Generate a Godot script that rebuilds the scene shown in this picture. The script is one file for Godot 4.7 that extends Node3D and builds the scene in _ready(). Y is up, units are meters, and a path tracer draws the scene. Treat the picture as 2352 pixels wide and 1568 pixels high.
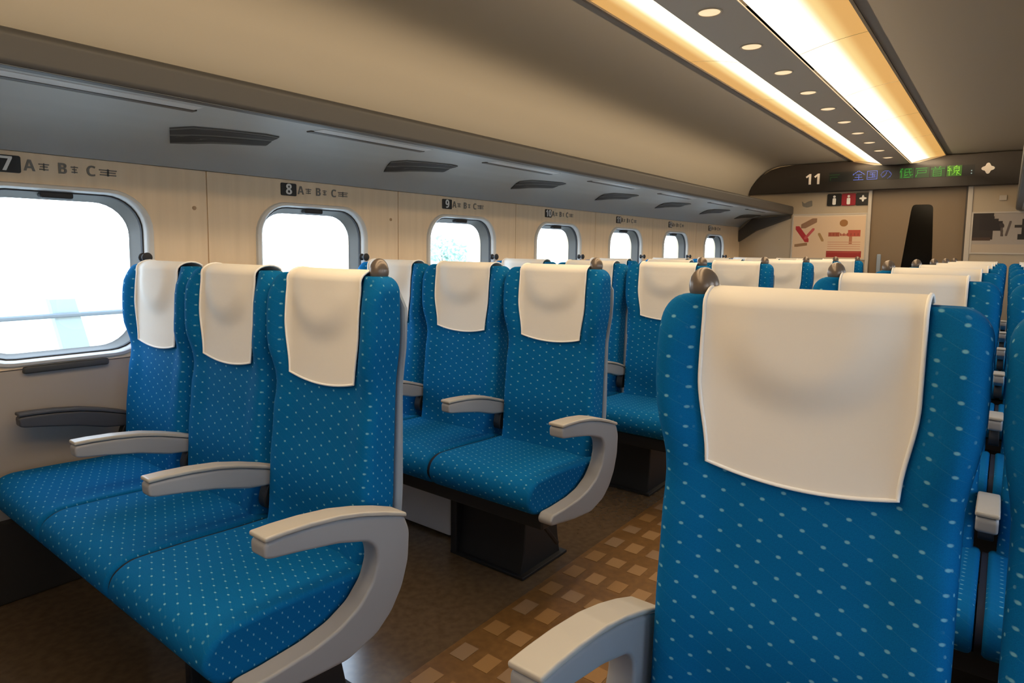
extends Node3D

# x right, y up, metres. The camera looks down the car towards -z; a depth "t" along the car is z = -t.
const ROW := 1.04          # seat pitch
const ROWS := 7
const WALL_L := -2.605
const WALL_R := 0.625
const MID := -0.99         # centre line of the car
const END_T := 7.91
const REAR_Z := 1.9
const WIN0 := 0.823        # depth of the first window's centre
const ORD := ["nearest", "second", "third", "fourth", "fifth", "sixth", "farthest"]

var M := {}
var used := {}

func _ready() -> void:
	# ---------- camera ----------
	var cam := Camera3D.new()
	cam.name = "camera"
	cam.projection = Camera3D.PROJECTION_FRUSTUM
	cam.near = 0.05
	cam.far = 400.0
	var f := 1478.12
	cam.size = 0.05 * 1568.0 / f
	cam.frustum_offset = Vector2(0, -0.05 * 73.05 / f)
	cam.position = Vector3(0, 1.2, 0)
	cam.rotation = Vector3(-0.0931, 0.6546, 0.0126)
	cam.current = true
	add_child(cam)
	# ---------- sky and exposure ----------
	var env := Environment.new()
	var sky := Sky.new()
	var sm := ProceduralSkyMaterial.new()
	sm.sky_top_color = Color(0.80, 0.90, 1.0)
	sm.sky_horizon_color = Color(0.90, 0.95, 1.0)
	sm.ground_bottom_color = Color(0.72, 0.74, 0.74)
	sm.ground_horizon_color = Color(0.93, 0.95, 0.95)
	sm.sky_energy_multiplier = 2.4
	sm.ground_energy_multiplier = 2.4
	sm.sun_angle_max = 0.0
	sky.sky_material = sm
	env.background_mode = Environment.BG_SKY
	env.sky = sky
	env.tonemap_mode = Environment.TONE_MAPPER_LINEAR
	env.tonemap_exposure = 1.0
	env.sdfgi_enabled = true
	env.ssao_enabled = true
	env.ssil_enabled = true
	var we := WorldEnvironment.new()
	we.name = "environment"
	we.environment = env
	add_child(we)
	# ---------- lights of the two ceiling strips: one glow downwards, one out of the lamp edge towards the side panels ----------
	var len := END_T + REAR_Z - 0.3
	var zc := (REAR_Z - END_T) * 0.5
	for s in [-1.0, 1.0]:
		strip_light(Vector2(0.22, len), Vector3(MID + s * 0.283, 2.158, zc), Vector3(s * 0.001, -1, 0), 4.3)
		strip_light(Vector2(0.007, len), Vector3(MID + s * 0.096, 2.1452, zc), Vector3(s, 0, 0), 11.5)
	materials()
	shell()
	walls()
	racks()
	ceiling_lights()
	end_wall()
	seats()
	wall_fittings()
	outside()

func strip_light(size: Vector2, at: Vector3, towards: Vector3, energy: float) -> void:
	var al := AreaLight3D.new()
	al.name = "ceiling_strip_glow"
	al.area_size = size
	al.light_color = Color(1.0, 0.875, 0.70)
	al.light_energy = energy
	al.area_range = 20.0
	al.area_attenuation = 2.0
	al.shadow_enabled = true
	add_child(al, true)
	al.look_at_from_position(at, at + towards.normalized(), Vector3(0, 0, 1))

# =====================================================================  mesh builder
class MB:
	var v := PackedVector3Array()
	var uv := PackedVector2Array()
	func tri(a: Vector3, b: Vector3, c: Vector3) -> void:      # counter-clockwise seen from outside
		v.append(a); v.append(c); v.append(b)
		uv.append(Vector2()); uv.append(Vector2()); uv.append(Vector2())
	func quad(a: Vector3, b: Vector3, c: Vector3, d: Vector3) -> void:
		tri(a, b, c); tri(a, c, d)
	func quad_uv(a: Vector3, b: Vector3, c: Vector3, d: Vector3) -> void:
		v.append_array(PackedVector3Array([a, c, b, a, d, c]))
		uv.append_array(PackedVector2Array([Vector2(0, 1), Vector2(1, 0), Vector2(1, 1), Vector2(0, 1), Vector2(0, 0), Vector2(1, 0)]))
	func bridge(a: PackedVector3Array, b: PackedVector3Array, flip := false, closed := true) -> void:
		var n := a.size()
		for i in (n if closed else n - 1):
			var j := (i + 1) % n
			if flip: quad(a[i], b[i], b[j], a[j])
			else: quad(a[i], a[j], b[j], b[i])
	func cap(r: PackedVector3Array, flip := false) -> void:
		var c := Vector3()
		for p in r: c += p
		c /= r.size()
		for i in r.size():
			var j := (i + 1) % r.size()
			if flip: tri(c, r[j], r[i])
			else: tri(c, r[i], r[j])
	func loft(rings: Array, flip := false, caps := true) -> void:
		for k in rings.size() - 1: bridge(rings[k], rings[k + 1], flip)
		if caps:
			cap(rings[0], not flip); cap(rings[-1], flip)
	func box(a: Vector3, b: Vector3, r := 0.0) -> void:
		# a box, its edges along y chamfered by r and its ends too
		if r <= 0.0:
			var lo := Vector3(minf(a.x, b.x), minf(a.y, b.y), minf(a.z, b.z))
			var hi := Vector3(maxf(a.x, b.x), maxf(a.y, b.y), maxf(a.z, b.z))
			var p := [lo, Vector3(hi.x, lo.y, lo.z), Vector3(hi.x, lo.y, hi.z), Vector3(lo.x, lo.y, hi.z)]
			var q := []
			for k in p: q.append(Vector3(k.x, hi.y, k.z))
			quad(p[0], p[1], p[2], p[3]); quad(q[3], q[2], q[1], q[0])
			for i in 4:
				var j := (i + 1) % 4
				quad(p[j], p[i], q[i], q[j])
			return
		var cx := (a.x + b.x) * 0.5
		var cz := (a.z + b.z) * 0.5
		var hx := absf(a.x - b.x) * 0.5
		var hz := absf(a.z - b.z) * 0.5
		var y0 := minf(a.y, b.y)
		var y1 := maxf(a.y, b.y)
		var rings := []
		for s in [[y0, r], [y0 + r * 0.3, r * 0.3], [y0 + r, 0.0], [y1 - r, 0.0], [y1 - r * 0.3, r * 0.3], [y1, r]]:
			var ring := PackedVector3Array()
			var h := Vector2(hx - s[1], hz - s[1])
			var rr := minf(r, minf(h.x, h.y) * 0.99)
			for k in 4:
				var cc := Vector2([1, -1, -1, 1][k] * (h.x - rr), [1, 1, -1, -1][k] * (h.y - rr))
				for i in 4:
					var an := (k + i / 3.0) * PI * 0.5
					ring.append(Vector3(cx + cc.x + cos(an) * rr, s[0], cz + cc.y + sin(an) * rr))
			rings.append(ring)
		loft(rings, true)
	func extrude(prof: PackedVector2Array, h0: float, h1: float, r: float, o: Vector3, U: Vector3, V: Vector3, N: Vector3) -> void:
		# closed polygon (u, v) swept along N from h0 to h1, both ends rounded by r
		var p := prof.duplicate()
		var area := 0.0
		for i in p.size():
			var j := (i + 1) % p.size()
			area += p[i].x * p[j].y - p[j].x * p[i].y
		if area < 0: p.reverse()
		var n := p.size()
		var inward := PackedVector2Array()
		for i in n:
			var e0: Vector2 = (p[i] - p[(i + n - 1) % n]).normalized()
			var e1: Vector2 = (p[(i + 1) % n] - p[i]).normalized()
			var b: Vector2 = Vector2(-e0.y, e0.x) + Vector2(-e1.y, e1.x)
			var l := b.length()
			inward.append(b / maxf(l * l * 0.5, 0.35) if l > 0.01 else Vector2())
		var flip := U.cross(V).dot(N) < 0
		var steps := [[h0, 0.0], [h1, 0.0]]
		if r > 0.0:
			steps = []
			for k in 4: steps.append([h0 + r * (1.0 - sin(k * PI / 6)), r * (1.0 - cos(k * PI / 6))])
			steps.reverse()
			for k in 4: steps.append([h1 - r * (1.0 - sin(k * PI / 6)), r * (1.0 - cos(k * PI / 6))])
		steps.sort_custom(func(a, b): return a[0] < b[0])
		var rings := []
		for s in steps:
			var ring := PackedVector3Array()
			for i in n:
				var q: Vector2 = p[i] + inward[i] * s[1]
				ring.append(o + U * q.x + V * q.y + N * s[0])
			rings.append(ring)
		for k in rings.size() - 1: bridge(rings[k], rings[k + 1], flip)
		var ids := Geometry2D.triangulate_polygon(p)
		for k in range(0, ids.size(), 3):
			var a := ids[k]; var b := ids[k + 1]; var c := ids[k + 2]
			if (p[b] - p[a]).cross(p[c] - p[a]) < 0:
				var w := b; b = c; c = w
			var top: PackedVector3Array = rings[-1]
			var bot: PackedVector3Array = rings[0]
			if flip:
				tri(top[a], top[c], top[b]); tri(bot[a], bot[b], bot[c])
			else:
				tri(top[a], top[b], top[c]); tri(bot[a], bot[c], bot[b])
	func tube(path: PackedVector3Array, r: float, n := 8, closed := false) -> void:
		var rings := []
		var m := path.size()
		var up := Vector3(0.31, 0.85, 0.42).normalized()
		for i in m:
			var a: Vector3 = path[(i + m - 1) % m] if closed or i > 0 else path[0]
			var b: Vector3 = path[(i + 1) % m] if closed or i < m - 1 else path[m - 1]
			var d := (b - a).normalized()
			var x := (up - d * up.dot(d)).normalized()
			var y := d.cross(x)
			up = x
			var ring := PackedVector3Array()
			for k in n: ring.append(path[i] + (x * cos(k * TAU / n) + y * sin(k * TAU / n)) * r)
			rings.append(ring)
		if closed:
			rings.append(rings[0])
			loft(rings, false, false)
		else: loft(rings)
	func mesh(crease := 40.0) -> ArrayMesh:
		var n := v.size() / 3
		var fn := PackedVector3Array()
		var at := {}
		for t in n:
			var k := (v[t * 3 + 2] - v[t * 3]).cross(v[t * 3 + 1] - v[t * 3])
			fn.append(k)
			for i in 3:
				var key := Vector3i((v[t * 3 + i] * 20000.0).round())
				if not at.has(key): at[key] = PackedInt32Array()
				at[key].append(t)
		var lim := cos(deg_to_rad(crease))
		var nor := PackedVector3Array()
		for t in n:
			var own := fn[t].normalized()
			for i in 3:
				var s := Vector3()
				for o in at[Vector3i((v[t * 3 + i] * 20000.0).round())]:
					var k := fn[o]
					if k.length_squared() > 1e-22 and k.normalized().dot(own) > lim: s += k
				nor.append(s.normalized() if s.length_squared() > 1e-24 else Vector3.UP)
		var arr := []
		arr.resize(Mesh.ARRAY_MAX)
		arr[Mesh.ARRAY_VERTEX] = v
		arr[Mesh.ARRAY_NORMAL] = nor
		arr[Mesh.ARRAY_TEX_UV] = uv
		var am := ArrayMesh.new()
		am.add_surface_from_arrays(Mesh.PRIMITIVE_TRIANGLES, arr)
		return am

# =====================================================================  naming helpers
func numbered(called: String) -> String:
	var k: int = used.get(called, 0)
	used[called] = k + 1
	return called if k == 0 else "%s_%03d" % [called, k]

func tag(o: Node, label: String, category: String, group := "", kind := "") -> void:
	if label != "": o.set_meta("label", label)
	if category != "": o.set_meta("category", category)
	if group != "": o.set_meta("group", group)
	if kind != "": o.set_meta("kind", kind)

func thing(called: String, label: String, category: String, at := Vector3.ZERO, group := "", kind := "") -> Node3D:
	var o := Node3D.new()
	o.name = numbered(called)
	o.position = at
	add_child(o)
	tag(o, label, category, group, kind)
	return o

func part(parent: Node, called: String, mb, m: Material, crease := 40.0, label := "") -> MeshInstance3D:
	var o := MeshInstance3D.new()
	var k := 0
	var nm := called
	while parent.has_node(NodePath(nm)):
		k += 1
		nm = "%s_%03d" % [called, k]
	if parent == self:
		nm = numbered(called)
	o.name = nm
	o.mesh = mb.mesh(crease) if mb is MB else mb
	o.material_override = m
	o.cast_shadow = GeometryInstance3D.SHADOW_CASTING_SETTING_ON
	parent.add_child(o)
	if label != "": o.set_meta("label", label)
	return o

# =====================================================================  materials
func mat(called: String, c: Color, rough := 0.6, metal := 0.0) -> StandardMaterial3D:
	var m := StandardMaterial3D.new()
	m.resource_name = called
	m.albedo_color = c
	m.roughness = rough
	m.metallic = metal
	M[called] = m
	return m

func c8(r: int, g: int, b: int) -> Color:
	return Color(r / 255.0, g / 255.0, b / 255.0)

func hash2(x: int, y: int) -> float:
	var n := (x * 374761393 + y * 668265263) & 0x7fffffff
	n = ((n ^ (n >> 13)) * 1274126177) & 0x7fffffff
	return float(n & 0xffff) / 65535.0

func materials() -> void:
	# seat fabric: one 60 x 32 mm repeat with two light flecks and fine slanting lines
	var im := Image.create_empty(256, 136, false, Image.FORMAT_RGB8)
	for y in 136:
		for x in 256:
			var c := Vector3(0.002, 0.116, 0.305)
			c *= 0.86 + 0.28 * hash2(x / 2, y / 2)
			if (x + y * 2) % 9 < 4: c *= 1.10
			var best := 9.0
			var line := 9.0
			for k in 2:
				var cx := 64.0 + 128.0 * k
				var cy := 34.0 + 68.0 * k
				for ox in [-256, 0, 256]:
					for oy in [-136, 0, 136]:
						var d := Vector2((x - cx - ox) / 12.5, (y - cy - oy) / 8.5).length()
						best = minf(best, d)
			# slanting thread from fleck to fleck
			var q := fposmod(y - 34.0 - (x - 64.0) * 68.0 / 128.0 + 68.0, 136.0) - 68.0
			line = absf(q) / 3.0
			if line < 1.0: c = c.lerp(Vector3(0.05, 0.22, 0.36), 0.35 * (1.0 - line))
			if best < 1.5: c = c.lerp(Vector3(0.17, 0.44, 0.58), clampf((1.5 - best) / 0.7, 0, 1) * 0.9)
			im.set_pixel(x, y, Color(c.x, c.y, c.z).linear_to_srgb())
	var fab := mat("seat fabric", Color.WHITE, 0.85)
	fab.albedo_texture = ImageTexture.create_from_image(im)
	fab.uv1_triplanar = true
	fab.uv1_triplanar_sharpness = 6.0
	fab.uv1_scale = Vector3(1.0 / 0.06, 1.0 / 0.032, 1.0 / 0.026)
	fab.metallic_specular = 0.2
	var nz := FastNoiseLite.new()
	nz.seed = 4
	nz.frequency = 0.02
	var nt := NoiseTexture2D.new()
	nt.noise = nz
	nt.width = 256; nt.height = 256
	nt.seamless = true
	nt.as_normal_map = true
	nt.bump_strength = 1.5
	var cov := mat("cover cloth", c8(236, 230, 220), 0.9)
	cov.normal_enabled = true
	cov.normal_texture = nt
	cov.normal_scale = 0.25
	cov.uv1_triplanar = true
	cov.uv1_scale = Vector3.ONE * 5.0
	cov.metallic_specular = 0.2
	mat("gap shade", c8(6, 18, 40), 0.8)  # shade between the cushions, put into a dark colour
	mat("cover hem", c8(246, 244, 240), 0.85)
	mat("grey plastic", c8(150, 150, 152), 0.42)
	mat("dark armrest", c8(70, 70, 74), 0.5)
	mat("armrest pad", c8(176, 170, 160), 0.38)
	mat("pale shell", c8(146, 158, 170), 0.4)
	mat("dark plastic", c8(24, 25, 30), 0.55)
	mat("under seat", c8(30, 31, 34), 0.5)
	mat("under box", c8(200, 196, 198), 0.45)
	mat("handle", c8(120, 108, 98), 0.3, 0.4)
	var wallc := mat("wall panel", c8(238, 214, 180), 0.55)
	var wn := FastNoiseLite.new()
	wn.seed = 9
	wn.frequency = 0.012
	var wt := NoiseTexture2D.new()
	wt.noise = wn
	wt.width = 256; wt.height = 256
	wt.seamless = true
	var gr := Gradient.new()
	gr.set_color(0, Color(0.965, 0.96, 0.95))
	gr.set_color(1, Color(1, 1, 1))
	wt.color_ramp = gr
	wallc.albedo_texture = wt
	wallc.uv1_triplanar = true
	wallc.uv1_scale = Vector3(6, 0.4, 6)
	mat("lower panel", c8(166, 156, 146), 0.5)
	mat("base cover", c8(44, 40, 36), 0.6)
	mat("trim grey", c8(64, 66, 68), 0.6)
	mat("wall back", c8(60, 56, 50), 0.8)
	mat("window frame", c8(205, 205, 202), 0.42)
	mat("reveal", c8(112, 112, 108), 0.6)
	mat("rubber", c8(38, 38, 40), 0.7)
	mat("rack underside", c8(172, 174, 170), 0.5)
	mat("rack rail", c8(72, 70, 68), 0.5)
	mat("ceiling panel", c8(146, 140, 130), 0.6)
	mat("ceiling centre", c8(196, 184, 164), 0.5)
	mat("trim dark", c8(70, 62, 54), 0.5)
	mat("vent dark", c8(92, 92, 88), 0.6)
	mat("vent slot", c8(52, 52, 50), 0.7)
	mat("end wall", c8(182, 165, 140), 0.5)
	mat("door panel", c8(126, 106, 82), 0.42)
	mat("door frame", c8(196, 186, 172), 0.4)
	mat("sign board", c8(34, 28, 24), 0.35)
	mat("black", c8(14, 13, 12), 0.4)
	mat("white print", c8(235, 232, 226), 0.6)
	mat("red print", c8(150, 14, 34), 0.5)
	mat("grey print", c8(124, 118, 108), 0.6)
	var g := mat("window glass", Color(1, 1, 1, 0.04), 0.02)
	g.transparency = BaseMaterial3D.TRANSPARENCY_ALPHA
	g.metallic_specular = 0.3
	var dg := mat("door glass", c8(10, 9, 8), 0.12)
	dg.metallic_specular = 0.3
	# floor
	var fn := FastNoiseLite.new()
	fn.seed = 21
	fn.frequency = 0.05
	var ft := NoiseTexture2D.new()
	ft.noise = fn
	ft.width = 256; ft.height = 256
	ft.seamless = true
	var fg := Gradient.new()
	fg.set_color(0, Color(0.84, 0.82, 0.80))
	fg.set_color(1, Color(1, 1, 1))
	ft.color_ramp = fg
	var fl := mat("floor vinyl", c8(106, 88, 68), 0.17)
	fl.albedo_texture = ft
	fl.uv1_triplanar = true
	fl.uv1_scale = Vector3.ONE * 2.0
	fl.metallic_specular = 0.72
	var fa := mat("aisle vinyl", c8(122, 90, 52), 0.34)
	fa.albedo_texture = ft
	fa.uv1_triplanar = true
	fa.uv1_scale = Vector3.ONE * 2.0
	mat("floor tile", c8(146, 114, 78), 0.34)
	mat("floor tile warm", c8(142, 108, 68), 0.34)
	mat("floor tile grey", c8(138, 112, 86), 0.34)
	# outside
	mat("concrete", c8(214, 214, 208), 0.9)
	mat("ballast", c8(176, 176, 172), 0.95)
	mat("rail grey", c8(92, 102, 108), 0.6)
	mat("brace pale", c8(140, 156, 158), 0.6)
	mat("leaf", c8(180, 208, 196), 0.8)
	mat("bark", c8(140, 128, 112), 0.9)
	mat("hill", c8(200, 212, 204), 0.95)

# =====================================================================  2D shapes
func rr(hw: float, hh: float, r: float, n := 8) -> PackedVector2Array:
	var o := PackedVector2Array()
	for k in 4:
		var c := Vector2([1, -1, -1, 1][k] * (hw - r), [1, 1, -1, -1][k] * (hh - r))
		for i in n + 1:
			var a := (k + i / float(n)) * PI * 0.5
			o.append(c + Vector2(cos(a), sin(a)) * r)
	return o

func soften(p: PackedVector2Array, r: float, n := 4) -> PackedVector2Array:
	# rounds every corner of a polygon
	var o := PackedVector2Array()
	var m := p.size()
	for i in m:
		var a: Vector2 = p[(i + m - 1) % m]
		var b: Vector2 = p[i]
		var c: Vector2 = p[(i + 1) % m]
		var d := minf(r, minf(a.distance_to(b), b.distance_to(c)) * 0.45)
		var s := b + (a - b).normalized() * d
		var e := b + (c - b).normalized() * d
		for k in n + 1:
			var t := k / float(n)
			o.append(s.lerp(b, t).lerp(b.lerp(e, t), t))
	return o

func sstep(a: float, b: float, x: float) -> float:
	return smoothstep(a, b, x)

func curve(keys: Array, x: float) -> float:
	# keys: [[x, value], ...] with smooth interpolation
	if x <= keys[0][0]: return keys[0][1]
	for i in keys.size() - 1:
		if x <= keys[i + 1][0]:
			var t: float = (x - keys[i][0]) / (keys[i + 1][0] - keys[i][0])
			return lerpf(keys[i][1], keys[i + 1][1], t * t * (3 - 2 * t) * 0.5 + t * 0.5)
	return keys[-1][1]

# =====================================================================  shell
func sheet(mb: MB, prof: Array, z0: float, z1: float, thick: float) -> void:
	# a profile of (x, y) points swept along z, given a thickness away from the room (to the left of its direction)
	var p := PackedVector2Array()
	var n := prof.size()
	for q in prof: p.append(q)
	for i in range(n - 1, -1, -1):
		var a: Vector2 = prof[maxi(i - 1, 0)]
		var b: Vector2 = prof[mini(i + 1, n - 1)]
		var d := (b - a).normalized()
		p.append(prof[i] + Vector2(-d.y, d.x) * thick)
	mb.extrude(p, z0, z1, 0.0, Vector3.ZERO, Vector3.RIGHT, Vector3.UP, Vector3.BACK)

func shell() -> void:
	var z0 := -END_T - 0.12
	var z1 := REAR_Z + 0.1
	# floor with the patterned aisle sheet
	var fl := thing("floor", "glossy brown vinyl floor running the length of the car", "floor", Vector3.ZERO, "", "structure")
	var mb := MB.new()
	mb.box(Vector3(WALL_L - 0.12, -0.10, z0), Vector3(WALL_R + 0.12, 0.0, z1))
	part(fl, "vinyl_sheet", mb, M["floor vinyl"])
	mb = MB.new()
	mb.box(Vector3(-1.262, 0.0003, -END_T), Vector3(-0.352, 0.0016, REAR_Z))
	part(fl, "aisle_sheet", mb, M["aisle vinyl"])
	var meshes := []
	for k in 3:
		mb = MB.new()
		var hx: float = [0.027, 0.030, 0.028][k]
		var hz: float = [0.036, 0.033, 0.040][k]
		mb.box(Vector3(-hx, 0.0015, -hz), Vector3(hx, 0.0030, hz))
		meshes.append(mb.mesh())
	for r in 25:
		for c in 10:
			var h := int(hash2(r * 7 + 3, c * 13 + 5) * 2.99)
			var o := part(fl, "floor_tile", meshes[h], M[["floor tile", "floor tile warm", "floor tile grey"][int(hash2(r + 40, c) * 2.99)]])
			o.position = Vector3(-1.212 + 0.0905 * c, 0, -(0.745 + 0.155 * r))
	mb = MB.new()
	for r in range(25, 46):
		for c in 10:
			var p := Vector3(-1.212 + 0.0905 * c, 0, -(0.745 + 0.155 * r))
			mb.box(p + Vector3(-0.028, 0.0015, -0.036), p + Vector3(0.028, 0.0030, 0.036))
	part(fl, "far_floor_tiles", mb, M["floor tile"]).set_meta("kind", "stuff")
	# rear wall, behind the camera
	mb = MB.new()
	mb.box(Vector3(WALL_L - 0.12, -0.1, REAR_Z), Vector3(WALL_R + 0.12, 2.4, REAR_Z + 0.1))
	tag(part(self, "wall_rear", mb, M["end wall"]), "plain beige wall closing the car behind the viewer", "wall", "", "structure")
	# ceiling: a curved panel on either side and the low centre panel between the lights
	var ce := thing("ceiling", "curved cream ceiling falling to the luggage racks on both sides", "ceiling", Vector3.ZERO, "", "structure")
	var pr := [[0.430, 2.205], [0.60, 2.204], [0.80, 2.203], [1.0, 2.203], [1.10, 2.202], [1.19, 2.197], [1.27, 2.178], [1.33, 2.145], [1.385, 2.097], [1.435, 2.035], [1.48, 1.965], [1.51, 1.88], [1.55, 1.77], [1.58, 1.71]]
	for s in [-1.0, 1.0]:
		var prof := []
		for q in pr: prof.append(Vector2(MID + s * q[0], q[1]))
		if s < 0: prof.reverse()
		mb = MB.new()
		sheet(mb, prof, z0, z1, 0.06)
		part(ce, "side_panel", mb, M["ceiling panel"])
		mb = MB.new()
		mb.box(Vector3(MID + s * 0.421, 2.198, z0), Vector3(MID + s * 0.434, 2.26, z1))
		part(ce, "edge_trim", mb, M["trim dark"])
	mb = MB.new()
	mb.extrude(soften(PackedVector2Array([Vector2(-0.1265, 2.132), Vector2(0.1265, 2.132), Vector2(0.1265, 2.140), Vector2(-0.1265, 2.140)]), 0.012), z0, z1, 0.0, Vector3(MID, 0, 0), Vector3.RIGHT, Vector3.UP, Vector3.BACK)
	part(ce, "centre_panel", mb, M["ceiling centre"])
	mb = MB.new()
	mb.box(Vector3(MID - 0.62, 2.30, z0), Vector3(MID + 0.62, 2.36, z1))
	part(ce, "roof_backing", mb, M["wall back"])

# =====================================================================  side walls with their windows
func wring(hw: float, hh: float, r: float, x: float, cy: float, z: float, n := 8) -> PackedVector3Array:
	var o := PackedVector3Array()
	for q in rr(hw, hh, r, n): o.append(Vector3(x, cy + q.y, z + q.x))
	return o

func walls() -> void:
	for side in [-1.0, 1.0]:
		var X: float = WALL_L if side < 0 else WALL_R
		var where := "left" if side < 0 else "right"
		var w := thing("wall_" + where, "cream side wall panels between and below the windows on the " + where, "wall", Vector3.ZERO, "", "structure")
		var first := 0 if side < 0 else -2
		var fl: bool = side > 0
		# one panel, reused: rectangle with a rounded hole, 95 mm thick
		var mb := MB.new()
		var cy := 1.094
		var hz := ROW * 0.5 - 0.0025
		var y0 := 0.780
		var y1 := 1.50
		var outer := func(x: float) -> PackedVector3Array:
			var o := PackedVector3Array()
			for k in 4:
				for i in 9: o.append(Vector3(x, y1 if k < 2 else y0, hz * [1, -1, -1, 1][k]))
			return o
		var a: PackedVector3Array = outer.call(0.0)
		var b := wring(0.292, 0.292, 0.135, 0.0, cy, 0.0)
		var c := wring(0.262, 0.282, 0.125, side * 0.095, cy, 0.0)
		var d: PackedVector3Array = outer.call(side * 0.095)
		mb.bridge(a, b, fl); mb.bridge(b, c, fl); mb.bridge(c, d, fl); mb.bridge(d, a, fl)
		var pm := mb.mesh(30)
		mb = MB.new()
		mb.box(Vector3(side * 0.004, 0.055, -hz), Vector3(side * 0.095, 0.776, hz), 0.002)
		var lm := mb.mesh(40)
		mb = MB.new()
		mb.box(Vector3(-side * 0.014, 0.762, -0.130), Vector3(side * 0.01, 0.786, 0.130), 0.006)
		var gripm := mb.mesh(50)
		var fmb := MB.new()
		var rings := [wring(0.308, 0.306, 0.150, 0.0, cy, 0.0), wring(0.304, 0.302, 0.147, -side * 0.010, cy, 0.0), wring(0.292, 0.292, 0.137, -side * 0.013, cy, 0.0), wring(0.280, 0.288, 0.131, -side * 0.006, cy, 0.0), wring(0.274, 0.284, 0.128, side * 0.016, cy, 0.0)]
		for k in rings.size() - 1: fmb.bridge(rings[k], rings[k + 1], fl)
		var fm := fmb.mesh(50)
		var rmb := MB.new()
		rings = [wring(0.274, 0.284, 0.128, side * 0.016, cy, 0.0), wring(0.255, 0.270, 0.122, side * 0.066, cy - 0.006, 0.0), wring(0.249, 0.265, 0.120, side * 0.075, cy - 0.006, 0.0), wring(0.262, 0.282, 0.125, side * 0.080, cy, 0.0)]
		for k in rings.size() - 1: rmb.bridge(rings[k], rings[k + 1], fl)
		var rm := rmb.mesh(35)
		var kmb := MB.new()
		rings = [wring(0.2755, 0.285, 0.129, side * 0.012, cy, 0.0), wring(0.2705, 0.2805, 0.127, side * 0.012, cy, 0.0), wring(0.2695, 0.2795, 0.1265, side * 0.024, cy, 0.0)]
		for k in rings.size() - 1: kmb.bridge(rings[k], rings[k + 1], fl)
		var km := kmb.mesh(35)
		var pmb := MB.new()
		rings = [wring(0.2535, 0.2695, 0.122, side * 0.0752, cy - 0.006, 0.0), wring(0.2535, 0.2695, 0.122, side * 0.0785, cy - 0.006, 0.0)]
		pmb.bridge(rings[0], rings[1], fl); pmb.cap(rings[0], not fl); pmb.cap(rings[1], fl)
		var gm := pmb.mesh(30)
		var hmb := MB.new()
		hmb.box(Vector3(side * 0.010, cy + 0.262, -0.05), Vector3(side * 0.045, cy + 0.284, 0.05), 0.006)
		var hm := hmb.mesh(50)
		for k in range(first, 7):
			var at := Vector3(X, 0, -(WIN0 + ROW * k))
			var o := part(w, "wall_panel", pm, M["wall panel"])
			o.position = at
			o = part(w, "lower_panel", lm, M["lower panel"])
			o.position = at
			var n := k + 1 if side < 0 else 10 + k
			var lab: String
			if side < 0:
				lab = "rounded window in the left wall, %s of the seven" % ORD[k]
			else:
				lab = "rounded window in the right wall, number %d counted towards the end door" % (k + 3)
			var win := Node3D.new()
			win.name = "window_%d" % n
			win.position = at
			add_child(win)
			tag(win, lab, "window", "", "structure")
			part(win, "window_frame", fm, M["window frame"])
			part(win, "reveal", rm, M["reveal"])
			part(win, "gasket", km, M["rubber"])
			part(win, "pane", gm, M["window glass"])
			part(win, "blind_handle", hm, M["rubber"])
			part(win, "sill_strip", gripm, M["trim grey"])
		# outer skin above, below and at the ends so that daylight enters only through the windows
		mb = MB.new()
		var xo: float = X + side * 0.10
		mb.box(Vector3(xo - side * 0.004, 1.5, -END_T - 0.12), Vector3(xo + side * 0.02, 2.36, REAR_Z + 0.1))
		mb.box(Vector3(xo - side * 0.004, -0.1, -END_T - 0.12), Vector3(xo + side * 0.02, 0.75, REAR_Z + 0.1))
		var zf := -(WIN0 + ROW * 6.5)
		mb.box(Vector3(X, -0.05, zf + 0.002), Vector3(xo + side * 0.02, 2.3, -END_T - 0.12))
		mb.box(Vector3(X, -0.05, -(WIN0 + ROW * (first - 0.5)) - 0.002), Vector3(xo + side * 0.02, 2.3, REAR_Z + 0.1))
		for k in range(first, 8):
			var zc := -(WIN0 + ROW * (k - 0.5))
			mb.box(Vector3(xo - side * 0.004, 0.7, zc - 0.12), Vector3(xo + side * 0.02, 1.55, zc + 0.12))
			mb.box(Vector3(X + side * 0.006, 0.0, zc - 0.02), Vector3(X + side * 0.02, 1.5, zc + 0.02))
		part(w, "outer_skin", mb, M["wall panel"])
		mb = MB.new()
		mb.box(Vector3(X - side * 0.035, 0.0, -END_T), Vector3(X + side * 0.02, 0.275, REAR_Z), 0.008)
		tag(part(self, "baseboard_" + where, mb, M["base cover"]), "dark cover along the foot of the %s wall" % where, "baseboard", "", "structure")
		mb = MB.new()
		mb.box(Vector3(WALL_L - 0.125, 2.30, -END_T - 0.12), Vector3(WALL_R + 0.125, 2.36, REAR_Z + 0.1))
		if side < 0: part(w, "roof_skin", mb, M["wall back"])

# =====================================================================  luggage racks
func under_y(d: float) -> float:
	# height of the rack's underside at a distance d from the centre line
	return curve([[1.02, 1.642], [1.22, 1.642], [1.36, 1.629], [1.45, 1.610], [1.52, 1.583], [1.57, 1.548], [1.615, 1.502]], d)

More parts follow.
